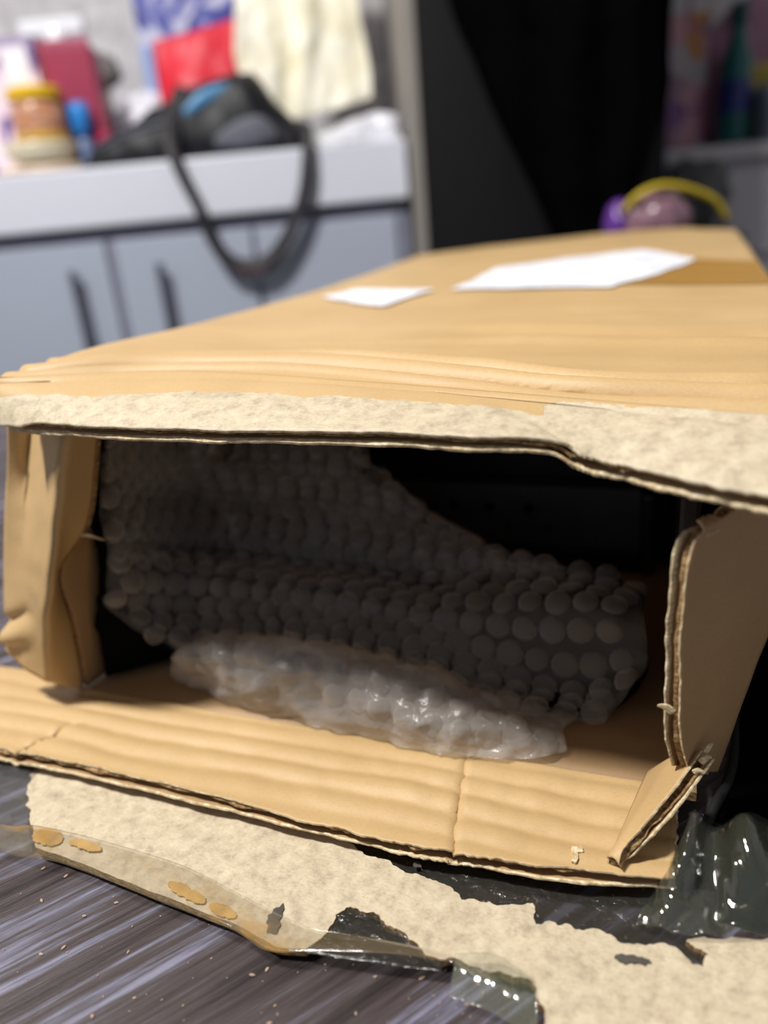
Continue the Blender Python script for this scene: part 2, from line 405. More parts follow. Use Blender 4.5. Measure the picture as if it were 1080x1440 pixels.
crk2 = .0012*np.exp(-((X-(.0047+.4*(Y+.0341)+.001*fbm(Gf, 200, 2, 3)))/.0012)**2)*np.clip((-.015-Y)*160, 0, 1)
Gf[:, :, 2] += np.sin(s_*PI)**.5*(.00058*wv+.0009*fbm(Gf, 25, 3)+.0003*fbm(Gf, 120, 2))-crk-crk2-.0016*np.exp(-((s_-1)/.07)**2)*0
card('bottom_flap', Gf, [KRAFT, PALE, KRAFT_IN], box, t=.0036, amp=.0008, seed=23, tear=(0, 3), flute=.0066, core_back=.0008, out=.0007)

# left flap folded back in two facets (bright outer facet, inner facet turned into the box)
L = [(-.0092, .008, .1098), (-.0116, .006, .0965), (-.0151, .003, .0792), (-.0199, 0, .0581), (-.0221, -.004, .0398), (-.0238, -.006, .0272)]
Mi = [(-.0030, .012, .1074), (-.0060, .009, .0931), (-.0052, .002, .0775), (-.0056, -.004, .0613), (-.0084, -.008, .0436), (-.0139, -.009, .0230)]
Cr = [(.0298, -.007, .1130), (.0271, -.009, .1051), (.0237, -.011, .0918), (.0160, -.014, .0669), (.0035, -.012, .0417), (-.0040, -.010, .0200)]
F = [(.0304, .005, .1120), (.0261, .005, .1004), (.0166, .004, .0766), (.0002, .002, .0572), (-.0003, .002, .0358), (-.0011, .001, .0092)]
def cols(cols_, nu_, nv_):
    S = [spline(c, nv_) for c in cols_]; out = np.zeros((nv_, nu_, 3)); k = len(S)-1
    for i in range(nu_):
        s = i/(nu_-1)*k; j = min(int(s), k-1); t = s-j
        out[:, i] = S[j]*(1-t)+S[j+1]*t
    return out
Gl = cols([L, Mi, Cr, F], 31, 70)
Gl = Gl[::-1].copy()      # bottom row first
sx = np.linspace(0, 1, 31)[None, :]; sy = np.linspace(0, 1, 70)[:, None]
Gl[:, :, 1] += (-.0035*np.exp(-((sy-.13-.10*(sx-.2))/.035)**2)+.0035*np.exp(-((sy-.20-.10*(sx-.2))/.03)**2))*np.clip(1-sx*1.8, 0, 1)
Gl[:, :, 1] += .003*np.exp(-((sx-.26)/.07)**2)*np.clip((sy-.70)*6, 0, 1)+.0012*fbm(Gl, 40, 3)*np.sin(sx*PI)
Fw = [(x-.0008, y+.0022, z) for x, y, z in F]
Gw = cols([Fw, [(max(-.002, x*.10), .021, z) for x, y, z in F], [(-.002, .10, z) for z in (.1175, .1, .08, .06, .035, .008)], [(-.001, .27, z) for z in (.1175, .1, .08, .06, .035, .008)], [(-.007, .488, z) for z in (.1165, .1, .08, .06, .035, .008)]], 60, 40)
Gw[:, :, 0] += .0006*fbm(Gw, 30, 3); slab('left_wall', Gw, .003, [KRAFT_IN, EDGE], box)
card('left_flap', Gl, [KRAFT, EDGE, KRAFT], box, t=.0022, amp=.0007, seed=31, tear=(3,), flute=.006, core_back=.0003, along=1, out=.0002)

# right flap, swung outward about half way
Rh = [(.2150, .0005, .0175), (.2164, 0, .0249), (.2212, 0, .0503), (.2246, 0, .0672), (.2267, 0, .0900), (.2263, 0, .1080)]
Rf = [(.2068, -.0160, .0290), (.2046, -.0185, .0400), (.2038, -.0190, .0560), (.2034, -.0190, .0720), (.2044, -.0185, .0920), (.2095, -.0140, .0960)]
Gr = cols([Rf, Rh], 24, 90); Gr[:, :, 1] += .0008*fbm(Gr, 50, 3)
card('right_flap', Gr, [KRAFT_IN, PALE, KRAFT_IN], box, t=.0042, amp=.0006, seed=41, tear=(2,), flute=.0075, core_back=.0002, along=1, out=.0007)
# corner gusset that leans outward between the bottom flap and the right flap
Ga = [(.1925, -.0345, .0115), (.1962, -.0170, .0112), (.2000, .0005, .0110)]
Gt = [(.1935, -.0350, .0128), (.2040, -.0250, .0235), (.2128, -.0150, .0335)]
Gg = cols([Ga, [tuple((np.array(a)+np.array(b))/2+np.array((-.0008, 0, .0012))) for a, b in zip(Ga, Gt)], Gt], 16, 40)
card('corner_gusset', Gg, [KRAFT, PALE, KRAFT_IN], box, t=.0036, amp=.0007, seed=51, tear=(3,), flute=.006, core_back=.0002, along=1, out=.0004)
# small torn tab of the right wall that shows between flap and opening
Gx = cols([[(.2145, .004, .098), (.2120, .004, .104), (.2100, .003, .110)], [(.2210, .002, .0955), (.2220, .002, .104), (.2225, .002, .110)]], 8, 14)
slab('torn_tab', Gx, .0015, [KRAFT_IN, EDGE], box)
for (p, q, r) in (((.2040, -.0190, .0480), (.2005, -.0200, .0500), .0011), ((.0120, .004, .072), (.0205, .007, .0690), .0007), ((.2112, -.0165, .0322), (.2136, -.0158, .0338), .0010), ((.2098, -.0182, .0302), (.2118, -.0186, .0312), .0008), ((.2122, -.0150, .0342), (.2138, -.0136, .0360), .0007)):
    m_ = (Vector(p)+Vector(q))/2+Vector((0, 0, .0005))
    obj('paper_splinter', tube([p, m_, q], [r, r*.9, r*.35], 6, flat=.5), PALE, box)

poly_slab('torn_spot', [(.1818, -.0312), (.1840, -.0305), (.1848, -.0322), (.1834, -.0330), (.1838, -.0345), (.1832, -.0362), (.1822, -.0360), (.1826, -.0338)], .0112, .0118, PALE, box, jitter=.2, sub=2)
# outer flap below: peeled, torn outline (notch on the near side), lies on the table
low = [(.0075, -.0300), (.0089, -.0387), (.0180, -.0500), (.0300, -.0595), (.0345, -.0634), (.0500, -.0645), (.0806, -.0677), (.1034, -.0700), (.1170, -.0730), (.1245, -.0716), (.1262, -.0690), (.1276, -.0640), (.1295, -.0580),
       (.1330, -.0580), (.1367, -.0576), (.1400, -.0595), (.1434, -.0610), (.1460, -.0612), (.1500, -.0632), (.1560, -.0655), (.1640, -.0650), (.1700, -.0645), (.1765, -.0650), (.1790, -.0690), (.1815, -.0760), (.1830, -.0850), (.2100, -.0920), (.2500, -.0900), (.2700, -.0600), (.2650, -.0420),
       (.2500, -.0400), (.2268, -.0400), (.2147, -.0438), (.2093, -.0458), (.2108, -.0468), (.2141, -.0479), (.2130, -.0514), (.2093, -.0500), (.2040, -.0478), (.1970, -.0497), (.1920, -.0484), (.1880, -.0482), (.1850, -.0494), (.1830, -.0482), (.1806, -.0494), (.1788, -.0486), (.1770, -.0502), (.1757, -.0504), (.1750, -.0470),
       (.1740, -.0446), (.1690, -.0462), (.1636, -.0467), (.1600, -.0470), (.1568, -.0480), (.1514, -.0447), (.1450, -.0440), (.1385, -.0434), (.1320, -.0415), (.1252, -.0400), (.115, -.0340), (.08, -.030), (.04, -.029)]
lfz = lambda x, y: .0008*noise.fractal(Vector((x, y, 0))*40, 1, 2, 3)+.0004
low_o = poly_slab('outer_flap', low, .0018, .0042, [KRAFT_PEELED, EDGE], box, jitter=.17, sub=3, seed=5, zf=lfz, cuts=2)
# little bare patches where the liner came off with the tape
STAIN = plain('amber adhesive', '#c29b58', .4, .22, 160)
dark_glue = plain('grey glue residue', '#4b4742', .5, .3, 300)
for k, pts in enumerate(([(.1940, -.0545), (.1965, -.0532), (.2000, -.0528), (.2020, -.0538), (.1990, -.0545), (.1965, -.0556)], [(.1120, -.0640), (.1135, -.0615), (.1150, -.0650), (.1160, -.0700), (.1135, -.0705), (.1120, -.0680)], [(.1420, -.0405), (.1440, -.0410), (.1455, -.0428), (.1430, -.0424)])):
    poly_slab('glue_patch', pts, .0045, .0047, dark_glue, box, jitter=.25, sub=2, seed=20+k, zf=lfz)

for k, (sx0, sy0, ra, rb, ro) in enumerate(((.0358, -.0598, .0056, .0029, -.1), (.0492, -.0596, .0060, .0014, -.05), (.0872, -.0656, .0066, .0018, -.2), (.0995, -.0678, .0045, .0016, -.2))):
    pts = [(sx0+ra*math.cos(q*PI/7)*math.cos(ro)-rb*math.sin(q*PI/7)*math.sin(ro), sy0+ra*math.cos(q*PI/7)*math.sin(ro)+rb*math.sin(q*PI/7)*math.cos(ro)) for q in range(14)]
    poly_slab('adhesive_stain', pts, .0046, .0049, STAIN, box, jitter=.18, sub=2, seed=30+k, zf=lfz)

# clear packing tape: strip along the near edge, band between the two flaps, crumpled tail on the right, curl at the front
TAPE = film('clear packing tape', '#a89368', .09, .12, patch=('#b98f45', 48), wrinkle=.15)
TAPE_D = film('clear tape over the dark table', '#3d3c37', .34, .20, wrinkle=.5, wscale=420)
TAPE_G = film('greenish clear tape', '#8f967c', .13, .10, wrinkle=.2)
te = [(-.020, -.0560, .0040), (.0185, -.0596, .0058), (.0288, -.0580, .0064), (.0504, -.0574, .0064), (.0802, -.0587, .0062), (.1003, -.0628, .0062), (.1207, -.0669, .0062), (.1320, -.0668, .0066), (.1461, -.0658, .0070), (.160, -.0655, .0066)]
tb = [(-.020, -.0625, .0020), (.0241, -.0662, .0030), (.0362, -.0670, .0046), (.0497, -.0668, .0054), (.0828, -.0703, .0056), (.1052, -.0726, .0056), (.1166, -.0752, .0056), (.1308, -.0728, .0072), (.1474, -.0698, .0085), (.1603, -.0676, .0075)]
Gt_ = np.array([spline(tb, 110)*(1-s)+spline(te, 110)*s for s in np.linspace(0, 1, 14)]); Gt_[:, :, 2] += .00025*fbm(Gt_, 60, 3)+.0006*np.sin(np.linspace(0, 1, 14)*PI)[:, None]
slab('tape_strip', Gt_, .00012, TAPE, box)
ta = [(.118, -.0330, .0040), (.15, -.0335, .0042), (.18, -.0330, .0044), (.205, -.0300, .0046), (.216, -.0290, .006)]
tc = [(.122, -.0450, .0055), (.15, -.0475, .0056), (.18, -.0510, .0058), (.20, -.0530, .0058), (.216, -.0520, .0058)]
Gt_ = np.array([spline(tc, 80)*(1-s)+spline(ta, 80)*s for s in np.linspace(0, 1, 24)]); Gt_[:, :, 2] = .0036+.0004*fbm(Gt_, 110, 4)
slab('tape_band', Gt_, .00012, TAPE_D, box)
Gt_ = patch([[(.1245, -.0722, .0040), (.14, -.0705, .0040), (.157, -.0680, .0040)], [(.124, -.055, .0038), (.14, -.054, .0038), (.157, -.057, .0038)]], 40, 20); Gt_[:, :, 2] += .0003*fbm(Gt_, 120, 3)
slab('tape_window', Gt_, .00012, TAPE_D, box)
rr = [[(.198, -.0455, .0052), (.206, -.0462, .0054), (.215, -.0450, .0056), (.226, -.0415, .0060), (.245, -.0400, .007), (.27, -.040, .006)],
      [(.2005, -.0390, .0060), (.207, -.0385, .0120), (.2150, -.0385, .0070), (.224, -.0365, .0135), (.240, -.035, .008), (.27, -.033, .010)],
      [(.2040, -.0320, .0085), (.2085, -.0310, .0180), (.2150, -.0315, .0110), (.2225, -.0300, .0195), (.237, -.028, .012), (.27, -.025, .016)],
      [(.2085, -.0220, .0120), (.2105, -.0210, .0200), (.2160, -.0215, .0150), (.2220, -.0200, .0210), (.235, -.018, .014), (.27, -.015, .018)],
      [(.2110, -.0080, .0040), (.2130, -.0080, .0060), (.2180, -.0080, .0050), (.2240, -.0060, .0080), (.236, -.004, .006), (.27, 0, .006)]]
Gt_ = patch(rr, 90, 60); Gt_[:, :, 2] += .0022*np.abs(fbm(Gt_, 45, 3))+.0035*np.abs(fbm(Gt_*np.array([1, .45, 1]), 130, 2, 5))*np.clip((-.026-Gt_[:, :, 1])*90, 0, 1)
slab('tape_tail', Gt_, .00015, film('crumpled clear film', '#565a4c', .17, .10, wrinkle=.4, wscale=120), box)
rr = [[(.1601, -.0727, .0035), (.1714, -.0742, .0035), (.1805, -.0775, .0040)], [(.1603, -.0695, .0065), (.170, -.0695, .0075), (.1795, -.0715, .0060)], [(.1600, -.0655, .0072), (.1691, -.0632, .0075), (.1775, -.0652, .0060)]]
Gt_ = patch(rr, 40, 24); Gt_[:, :, 2] += .0009*fbm(Gt_, 120, 3)
slab('tape_curl', Gt_, .00015, TAPE_G, box)
rr = [[(-.03, -.064, .002), (.010, -.0650, .002), (.0335, -.0640, .0025)], [(-.03, -.052, .004), (.005, -.0540, .0035), (.0220, -.0530, .0030)], [(-.03, -.030, .005), (-.002, -.0330, .006), (.0095, -.0330, .004)]]
Gt_ = patch(rr, 60, 50); Gt_[:, :, 2] += .0012*np.abs(fbm(Gt_, 80, 3))
slab('tape_end', Gt_, .00015, film('cloudy clear tape', '#7a7c7c', .14, .12, wrinkle=.4), box)

# paper labels and brown tape stuck on the top panel
labm = NT('white paper label'); _v = labm.coord(); _n = labm.noise(labm.coord(scale=(1, 2.5, 1)), 70, 2)
labm.base(labm.ramp(_n, [(.38, lin('#c9cfe2')), (.52, lin('#eef0f7'))])); labm.set(Roughness=.55); labm = labm.m
def topz(x, y):
    d = (TOPG[:, :, 0]-x)**2+(TOPG[:, :, 1]-y)**2; return float(TOPG.reshape(-1, 3)[d.argmin(), 2])
def on_top(name, pts, h, mat, jit=.02):
    o = poly_slab(name, pts, h, h+.0002, mat, box, jitter=jit, sub=2, cuts=4)
    for v in o.data.vertices: v.co.z += topz(v.co.x, v.co.y)
    return o
on_top('brown_tape', [(.172, .214), (.2375, .1985), (.2405, .294), (.192, .345)], .0018, plain('brown packing tape', '#a87f3c', .35, .05, 20))
on_top('paper_label', [(.0871, .2262), (.0897, .3326), (.1772, .3968), (.2093, .3208), (.1711, .2029), (.13, .212)], .0024, labm)['label'] = 'large white paper label on top of the carton'
on_top('paper_label', [(.0182, .2125), (.0273, .2374), (.0771, .2295), (.0685, .1707), (.047, .185)], .0024, labm)['label'] = 'small torn white paper label near the left edge'

# ================================================================== CONTENTS
def to_world(p): return (Matrix.Translation(BO) @ Matrix.Rotation(BA, 4, 'Z')) @ Vector(p)
met = plain('black metal', '#17181b', .38, .15, 60, spec=.4)
mb = empty('metal_housing', to_world((.12, .132, .0085)), BA, 'black perforated metal housing deep inside the carton beside the bubble wrap', 'machine part')
PX, PY, PZ = -.12, -.132, -.0085
def holed_plate(name, x0, x1, z0, z1, y, t, holes, mat, parent):
    b = bm_box((x0, y, z0), (x1, y+t, z1)); o = obj(name, b, mat, parent)
    for hx, hz, r in holes:
        cb = bmesh.new(); bmesh.ops.create_cone(cb, cap_ends=True, segments=20, radius1=r, radius2=r, depth=.05, matrix=Matrix.Translation((hx, y, hz)) @ Matrix.Rotation(PI/2, 4, 'X'))
        cm = bpy.data.meshes.new('cut'); cb.to_mesh(cm); cb.free(); co = bpy.data.objects.new('cut', cm); C.objects.link(co); co.parent = parent
        md = o.modifiers.new('b', 'BOOLEAN'); md.object = co; md.solver = 'EXACT'; md.operation = 'DIFFERENCE'
        bpy.context.view_layer.update(); dg = bpy.context.evaluated_depsgraph_get(); nm = bpy.data.meshes.new_from_object(o.evaluated_get(dg))
        o.modifiers.clear(); o.data = nm; bpy.data.objects.remove(co)
    return o
holes = [(.1083, .0359, .0022), (.1254, .0358, .0024), (.1430, .0360, .0024), (.1342, .0269, .0015), (.1516, .0273, .0015)]
holed_plate('perforated_plate', .060+PX, .190+PX, .019+PZ, .047+PZ, 0, .002, [(x+PX, z+PZ, r) for x, z, r in holes], plain('dull grey metal', '#4a4c53', .45, .12, 60), mb)
obj('top_cover', bm_box((.050+PX, .004, .047+PZ), (.206+PX, .21, .074+PZ), .004, 3), met, mb)
obj('housing_body', bm_box((.052+PX, .012, .0002), (.204+PX, .21, .047+PZ), .003, 2), met, mb)
obj('end_bracket', bm_box((.1905+PX, -.004, .0003), (.1960+PX, .010, .046+PZ), .0015, 2), plain('worn black metal', '#26262a', .4, .2, 80), mb)
obj('lower_rail', bm_box((.060+PX, -.002, .0002), (.190+PX, .010, .0105), .002, 2), met, mb)

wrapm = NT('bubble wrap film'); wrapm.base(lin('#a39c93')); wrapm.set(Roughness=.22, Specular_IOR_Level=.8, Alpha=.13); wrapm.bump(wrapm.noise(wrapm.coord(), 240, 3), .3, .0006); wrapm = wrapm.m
bubf = NT('thin front roll bubble'); bubf.base(lin('#d6d0c8')); bubf.set(Roughness=.15, Specular_IOR_Level=.9)
_lw = bubf.n('LayerWeight'); _lw.inputs[0].default_value = .4; bubf.l(bubf.math('MULTIPLY_ADD', bubf.math('POWER', _lw.outputs['Facing'], 1.6), .60, .05, True), bubf.b.inputs['Alpha']); bubf = bubf.m  # fainter, more see-through bubbles for the front roll
bubm = NT('bubble wrap bubble'); bubm.base(lin('#dcd6ce')); bubm.set(Roughness=.18, Specular_IOR_Level=.8)
_lw = bubm.n('LayerWeight'); _lw.inputs[0].default_value = .40; bubm.l(bubm.math('MULTIPLY_ADD', bubm.math('POWER', _lw.outputs['Facing'], 1.6), .85, .13, True), bubm.b.inputs['Alpha']); bubm = bubm.m
wrap = empty('bubble_wrap', to_world((.10, .06, .0085)), BA, 'clear bubble wrap bundled around the black part in the carton', 'packaging')
WO = np.array((.10, .06, .0085))
def bubbles(G, pitch, r, h, seed, parent, mat=None):
    """moulded air bubbles on a hexagonal lattice laid along the sheet"""
    nv, nu, _ = G.shape; N = normals(G); rnd = random.Random(seed)
    A = np.linalg.norm(np.diff(G, axis=0), axis=2).mean(axis=1); rows_l = np.concatenate([[0], np.cumsum(A)])
    V, Fc = [], []; seg, rg = 12, 4; y = pitch*.5; k = 0
    while y < rows_l[-1]-pitch*.3:
        j = np.interp(y, rows_l, np.arange(nv)); j0 = min(int(j), nv-2); tj = j-j0
        line = G[j0]*(1-tj)+G[j0+1]*tj; nl = N[j0]*(1-tj)+N[j0+1]*tj
        cl = np.concatenate([[0], np.cumsum(np.linalg.norm(np.diff(line, axis=0), axis=1))])
        x = pitch*(.5 if k % 2 else 1.0)
        while x < cl[-1]-pitch*.3:
            i = np.interp(x, cl, np.arange(nu)); i0 = min(int(i), nu-2); ti = i-i0
            p = Vector(line[i0]*(1-ti)+line[i0+1]*ti); n = Vector(nl[i0]*(1-ti)+nl[i0+1]*ti).normalized()
            t1 = Vector(line[i0+1]-line[i0]).normalized(); t2 = n.cross(t1); rr_ = r*rnd.uniform(.9, 1.06); hh = h*rnd.uniform(.6, 1.1); b0 = len(V)
            n = (n+t1*rnd.uniform(-.15, .15)+t2*rnd.uniform(-.15, .15)).normalized()
            for q in range(rg):
                a = q/rg*PI/2; ca = math.cos(a)**.6; sa_ = math.sin(a)
                for s in range(seg): V.append(p+(t1*math.cos(2*PI*s/seg)+t2*math.sin(2*PI*s/seg))*rr_*ca+n*hh*sa_)
            V.append(p+n*hh)
            for q in range(rg-1):
                for s in range(seg): Fc.append((b0+q*seg+s, b0+q*seg+(s+1) % seg, b0+(q+1)*seg+(s+1) % seg, b0+(q+1)*seg+s))
            for s in range(seg): Fc.append((b0+(rg-1)*seg+s, b0+(rg-1)*seg+(s+1) % seg, b0+rg*seg))
            x += pitch
        y += pitch*.866; k += 1
    me = bpy.data.meshes.new('air_bubbles'); me.from_pydata([tuple(v) for v in V], [], Fc); me.update()
    o = obj('air_bubbles', me, mat or bubm, parent, smooth=True); o['kind'] = 'stuff'; return o
rows = [
 [(.030, .024, .0115), (.0601, .024, .0125), (.0939, .024, .0125), (.1224, .024, .0120), (.1440, .023, .0108), (.1650, .020, .0105), (.1852, .022, .0105)],
 [(.010, .0120, .0379), (.0318, .034, .0230), (.0752, .034, .0259), (.1192, .034, .0238), (.1541, .034, .0170), (.1775, .034, .0140), (.1960, .034, .0231)],
 [(.010, .0135, .0457), (.0295, .040, .0306), (.0731, .040, .0313), (.1177, .040, .0287), (.1531, .040, .0258), (.1767, .040, .0260), (.1966, .040, .0299)],
 [(.010, .0168, .0552), (.0275, .046, .0393), (.0710, .046, .0363), (.1161, .046, .0339), (.1522, .046, .0357), (.1759, .046, .0387), (.1949, .046, .0381)],
 [(.010, .0183, .0597), (.0156, .064, .0371), (.0623, .066, .0345), (.1104, .066, .0327), (.1436, .066, .0378), (.1740, .064, .0394), (.1942, .064, .0376)],
 [(.010, .0193, .0683), (.0162, .066, .0458), (.0624, .067, .0435), (.1047, .067, .0420), (.1272, .067, .0422), (.1485, .067, .0425), (.1688, .067, .0413)],
 [(.010, .0226, .0835), (.0129, .076, .0604), (.0599, .076, .0594), (.0906, .076, .0563), (.1108, .076, .0514), (.1276, .076, .0465), (.1452, .076, .0388)],
 [(.010, .0271, .0966), (.0100, .0581, .0867), (.0173, .086, .0779), (.0514, .086, .0787), (.0799, .086, .0784), (.0964, .086, .0602), (.1332, .086, .0362)],
 [(.010, .0316, .1090), (.0100, .0629, .1012), (.0127, .098, .0918), (.0373, .098, .0919), (.0606, .098, .0920), (.0892, .098, .0617), (.1243, .098, .0332)]]
G = patch([[tuple(np.array(p)-WO) for p in r] for r in rows], 90, 110)
G = G+normals(G)*(.0016*fbm(G, 90, 2))[:, :, None]
slab('rear_film', G, .00015, wrapm, wrap); bubbles(G, .0093, .0044, .0027, 3, wrap); RG = G+WO
rows = [
 [(.0316, .0136, .0105), (.0628, .0042, .0105), (.0921, .0010, .0105), (.1261, -.0040, .0112), (.1443, -.0045, .0112), (.1639, -.0008, .0108), (.1760, .0060, .0105)],
 [(.0350, .0100, .0210), (.0665, .0040, .0235), (.0975, .0020, .0240), (.1255, -.0020, .0235), (.1430, -.0020, .0200), (.1600, .0020, .0165), (.1755, .0080, .0125)],
 [(.0404, .0110, .0268), (.0701, .0090, .0332), (.1014, .0085, .0320), (.1232, .0080, .0298), (.1415, .0080, .0246), (.1560, .0080, .0182), (.1740, .0110, .0135)],
 [(.0420, .0200, .0255), (.0700, .0190, .0300), (.0960, .0180, .0300), (.1225, .0175, .0275), (.1430, .0165, .0210), (.1590, .0160, .0160), (.1745, .0160, .0125)],
 [(.0380, .0300, .0150), (.0600, .0290, .0170), (.0935, .0280, .0170), (.1220, .0270, .0160), (.1440, .0260, .0125), (.1640, .0240, .0112), (.1770, .0230, .0108)]]
G = patch([[tuple(np.array(p)-WO) for p in r] for r in rows], 80, 50)
G = G+normals(G)*(.0030*fbm(G, 100, 4))[:, :, None]; G[:, :, 2] = np.maximum(G[:, :, 2], .0012)
CG = RG[::3, ::4].copy(); CN = normals(RG)[::3, ::4]; CG = CG-CN*.0035
k_ = CG.shape[0]; lc = CG[:, :1].copy(); lc[:, 0, 0] = np.interp(np.arange(k_), [0, k_*.15, k_*.5, k_-1], [.0045, .0045, .007, .012]); lc[:, 0, 1] = np.interp(np.arange(k_), [0, k_*.15, k_*.4, k_-1], [.008, .010, .018, .032])
lc[:, 0, 2] = np.interp(np.arange(k_), [0, k_*.15, k_-1], [.0105, .030, .107]); CG = np.concatenate([lc, CG], axis=1); CG[:, :, 2] = np.maximum(CG[:, :, 2], .0112)
CG = CG-np.array((.12, .132, .0085)); slab('dark_wrap_backing', CG, .003, plain('added black backing', '#060607', .9, .2, 40, spec=.1), mb)  # black sheet added behind the wrap for contrast, also darkens the left wall
obj('added_dark_plate', bm_box((.2035+PX, -.10, .004), (.2095+PX, .20, .086), .0015), met, mb)  # added black plate that makes the shaded right inner wall dark
frontm = NT('bubble wrap film painted lit'); frontm.base(lin('#d2cbc3')); frontm.set(Roughness=.16, Specular_IOR_Level=.9, Alpha=.27); frontm.bump(frontm.noise(frontm.coord(), 190, 4, .6, .5), .55, .0014); frontm = frontm.m  # paler copy of the wrap film, direct light painted into its colour
slab('front_roll_film', G, .00015, frontm, wrap); bubbles(G[6:], .0090, .0040, .0016, 5, wrap, bubf)

# ================================================================== BACKGROUND LEFT: cabinet and counter
cabm = plain('grey blue cabinet paint', '#a9b1c2', .4, .03, 5)
gapm = plain('dark cabinet gap', '#85889a', .7, .1, 20)
cab = empty('base_cabinet', (-.45, 1.55, TZ), 0, 'grey-blue base cabinet with flat doors and bar handles under the white counter', 'cabinet')
cx, cy, cz = .45, -1.55, -TZ
obj('carcass', bm_box((-1.08+cx, 1.304+cy, 0), (.082+cx, 1.775+cy, .162+cz)), gapm, cab)
hm = plain('grey metal handle', '#5f6370', .35, .05, 40, metallic=.4)
for (x0, x1, hx) in ((-.99, -.676, -.71), (-.668, -.400, -.452), (-.384, -.168, -.315), (-.160, .062, .02)):
    d = obj('door', bm_box((x0+cx, 1.2955+cy, .04), (x1+cx, 1.3036+cy, .146+cz), .002), cabm, cab)
    if hx < -.1: obj('handle', bm_box((hx-.006+cx, 1.272+cy, -.03+cz), (hx+.006+cx, 1.280+cy, .108+cz), .002, bm=bm_box((hx-.004+cx, 1.278+cy, .085+cz), (hx+.004+cx, 1.301+cy, .095+cz), bm=bm_box((hx-.004+cx, 1.278+cy, -.02+cz), (hx+.004+cx, 1.301+cy, -.01+cz)))), hm, d)
top = obj('countertop', bm_box((-1.10, 1.285, .168), (.085, 1.779, .252), .004), WHITE_PLASTIC)
tag(top, 'thick white countertop lying over the grey-blue cabinet', 'countertop')
CZ = .252

# things on the counter
papm = plain('cream paper', '#e8dcc4', .7, .05, 20)
pk = tag(obj('paper_packet', lump((-.505, 1.40, CZ+.010), (.072, .045, .011), .12, 2.2, 3, 4, CZ+.0005), plain('pale orange wrapper', '#e6d0b8', .4, .12, 25), smooth=True), 'flat pale orange paper packet on the counter under the cream dish', 'packet')
dish = empty('dish', (-.50, 1.40, CZ+.0215), 0, 'shallow cream dish under the yellow-lidded jar', 'dish')
obj('bowl', lathe([(.036, 0), (.050, .004), (.056, .020), (.057, .027), (.055, .028), (.001, .028)], 36), plain('cream glaze', '#ddd3b4', .3, .04), dish, True)
jar = empty('jar', (-.492, 1.40, CZ+.0500), 0, 'small jar of brown contents with a yellow screw lid, standing on the cream dish', 'jar')
jm = NT('brown jar contents'); jm.base(jm.ramp(jm.noise(jm.coord(scale=(1, 1, 2.5)), 28, 2), [(.35, lin('#8a4b36')), (.5, lin('#c89a80')), (.66, lin('#b3703a'))])); jm.set(Roughness=.25)
obj('jar_body', lathe([(.034, 0), (.040, .004), (.041, .015), (.041, .050), (.036, .058), (.034, .060)], 32), jm.m, jar, True)
obj('lid', lathe([(.040, .060), (.042, .062), (.042, .074), (.039, .078)], 32), plain('yellow plastic', '#e0b415', .35, .05), jar)
obj('base_band', lathe([(.0405, .003), (.0418, .004), (.0418, .012), (.0405, .013)], 32), plain('ochre label band', '#caa23c', .4, .06), jar)
bc = empty('bottle', (-.435, 1.425, CZ), 0, 'small clear bottle with a bright blue cap beside the yellow-lidded jar', 'bottle')
obj('bottle_body', lathe([(.012, 0), (.014, .003), (.014, .045), (.008, .058)], 24), plain('grey blue plastic', '#6d7fa5', .3, .05), bc, True)
obj('cap', lathe([(.0105, .057), (.0165, .060), (.0175, .098), (.013, .106)], 24), plain('blue plastic', '#2f86d8', .35, .05), bc, True)
mar = empty('box', (-.460, 1.47, CZ), math.radians(4), 'maroon carton standing behind the jar on the counter', 'box')
mm = plain('maroon card', '#9c2b4c', .45, .05, 30)
obj('carton_body', bm_box((-.025, -.03, 0), (.055, .03, .190), .002), mm, mar)
obj('lid_flap', bm_box((-.025, -.031, .190), (.055, -.026, .199), .001), plain('light maroon card', '#b1476a', .45, .05), mar)
ben = tag(obj('pouch', lump((-.402, 1.430, CZ+.030), (.018, .022, .032), .1, 1.8, 5, 3, CZ+.0005), plain('rose plastic', '#ab2d55', .35, .12, 30), smooth=True), 'small rose red pouch beside the maroon carton', 'pouch')
pink = empty('carton', (-.545, 1.455, CZ), math.radians(-3), 'tall pale pink and white printed carton at far left of the counter', 'carton')
pm = NT('pink and white print'); _n = pm.noise(pm.coord(scale=(1, 1, .6)), 26, 2); pm.base(pm.ramp(_n, [(.36, lin('#5a4a92')), (.42, lin('#e9cfe0')), (.55, lin('#f2e9f2')), (.68, lin('#dba9c4'))])); pm.set(Roughness=.4)
obj('carton_body', bm_box((-.09, -.03, 0), (.062, .028, .192), .002), pm.m, pink)
obj('white_panel', bm_box((.008, -.0315, .045), (.050, -.0302, .190), .0004), plain('white card', '#f0eef6', .4, .03), pink)
obj('top_flap', bm_box((-.09, -.028, .192), (.062, .026, .206), .001), plain('violet grey card', '#a296b4', .45, .06), pink)
spr = empty('spray_bottle', (-.500, 1.60, CZ), 0, 'white spray bottle standing at the wall behind the pink carton', 'bottle')
wm = plain('white glossy plastic', '#eef1f8', .2, .02)
obj('bottle_body', lathe([(.034, 0), (.038, .004), (.038, .15), (.016, .205)], 28), wm, spr, True)
obj('spray_head', bm_box((-.060, -.013, .232), (.055, .013, .262), .008, 3, bm=lathe([(.018, .205), (.018, .232), (.014, .250)], 20)), wm, spr)
bk = tag(obj('brush_head', lump((-.430, 1.60, .425), (.030, .03, .030), .3, 3, 9, 3, bm=bm_box((-.436, 1.592, CZ), (-.424, 1.604, .42), .003)), plain('dark grey plastic', '#73706c', .6, .2, 40), smooth=True), 'grey brush standing upright behind the maroon carton', 'brush')
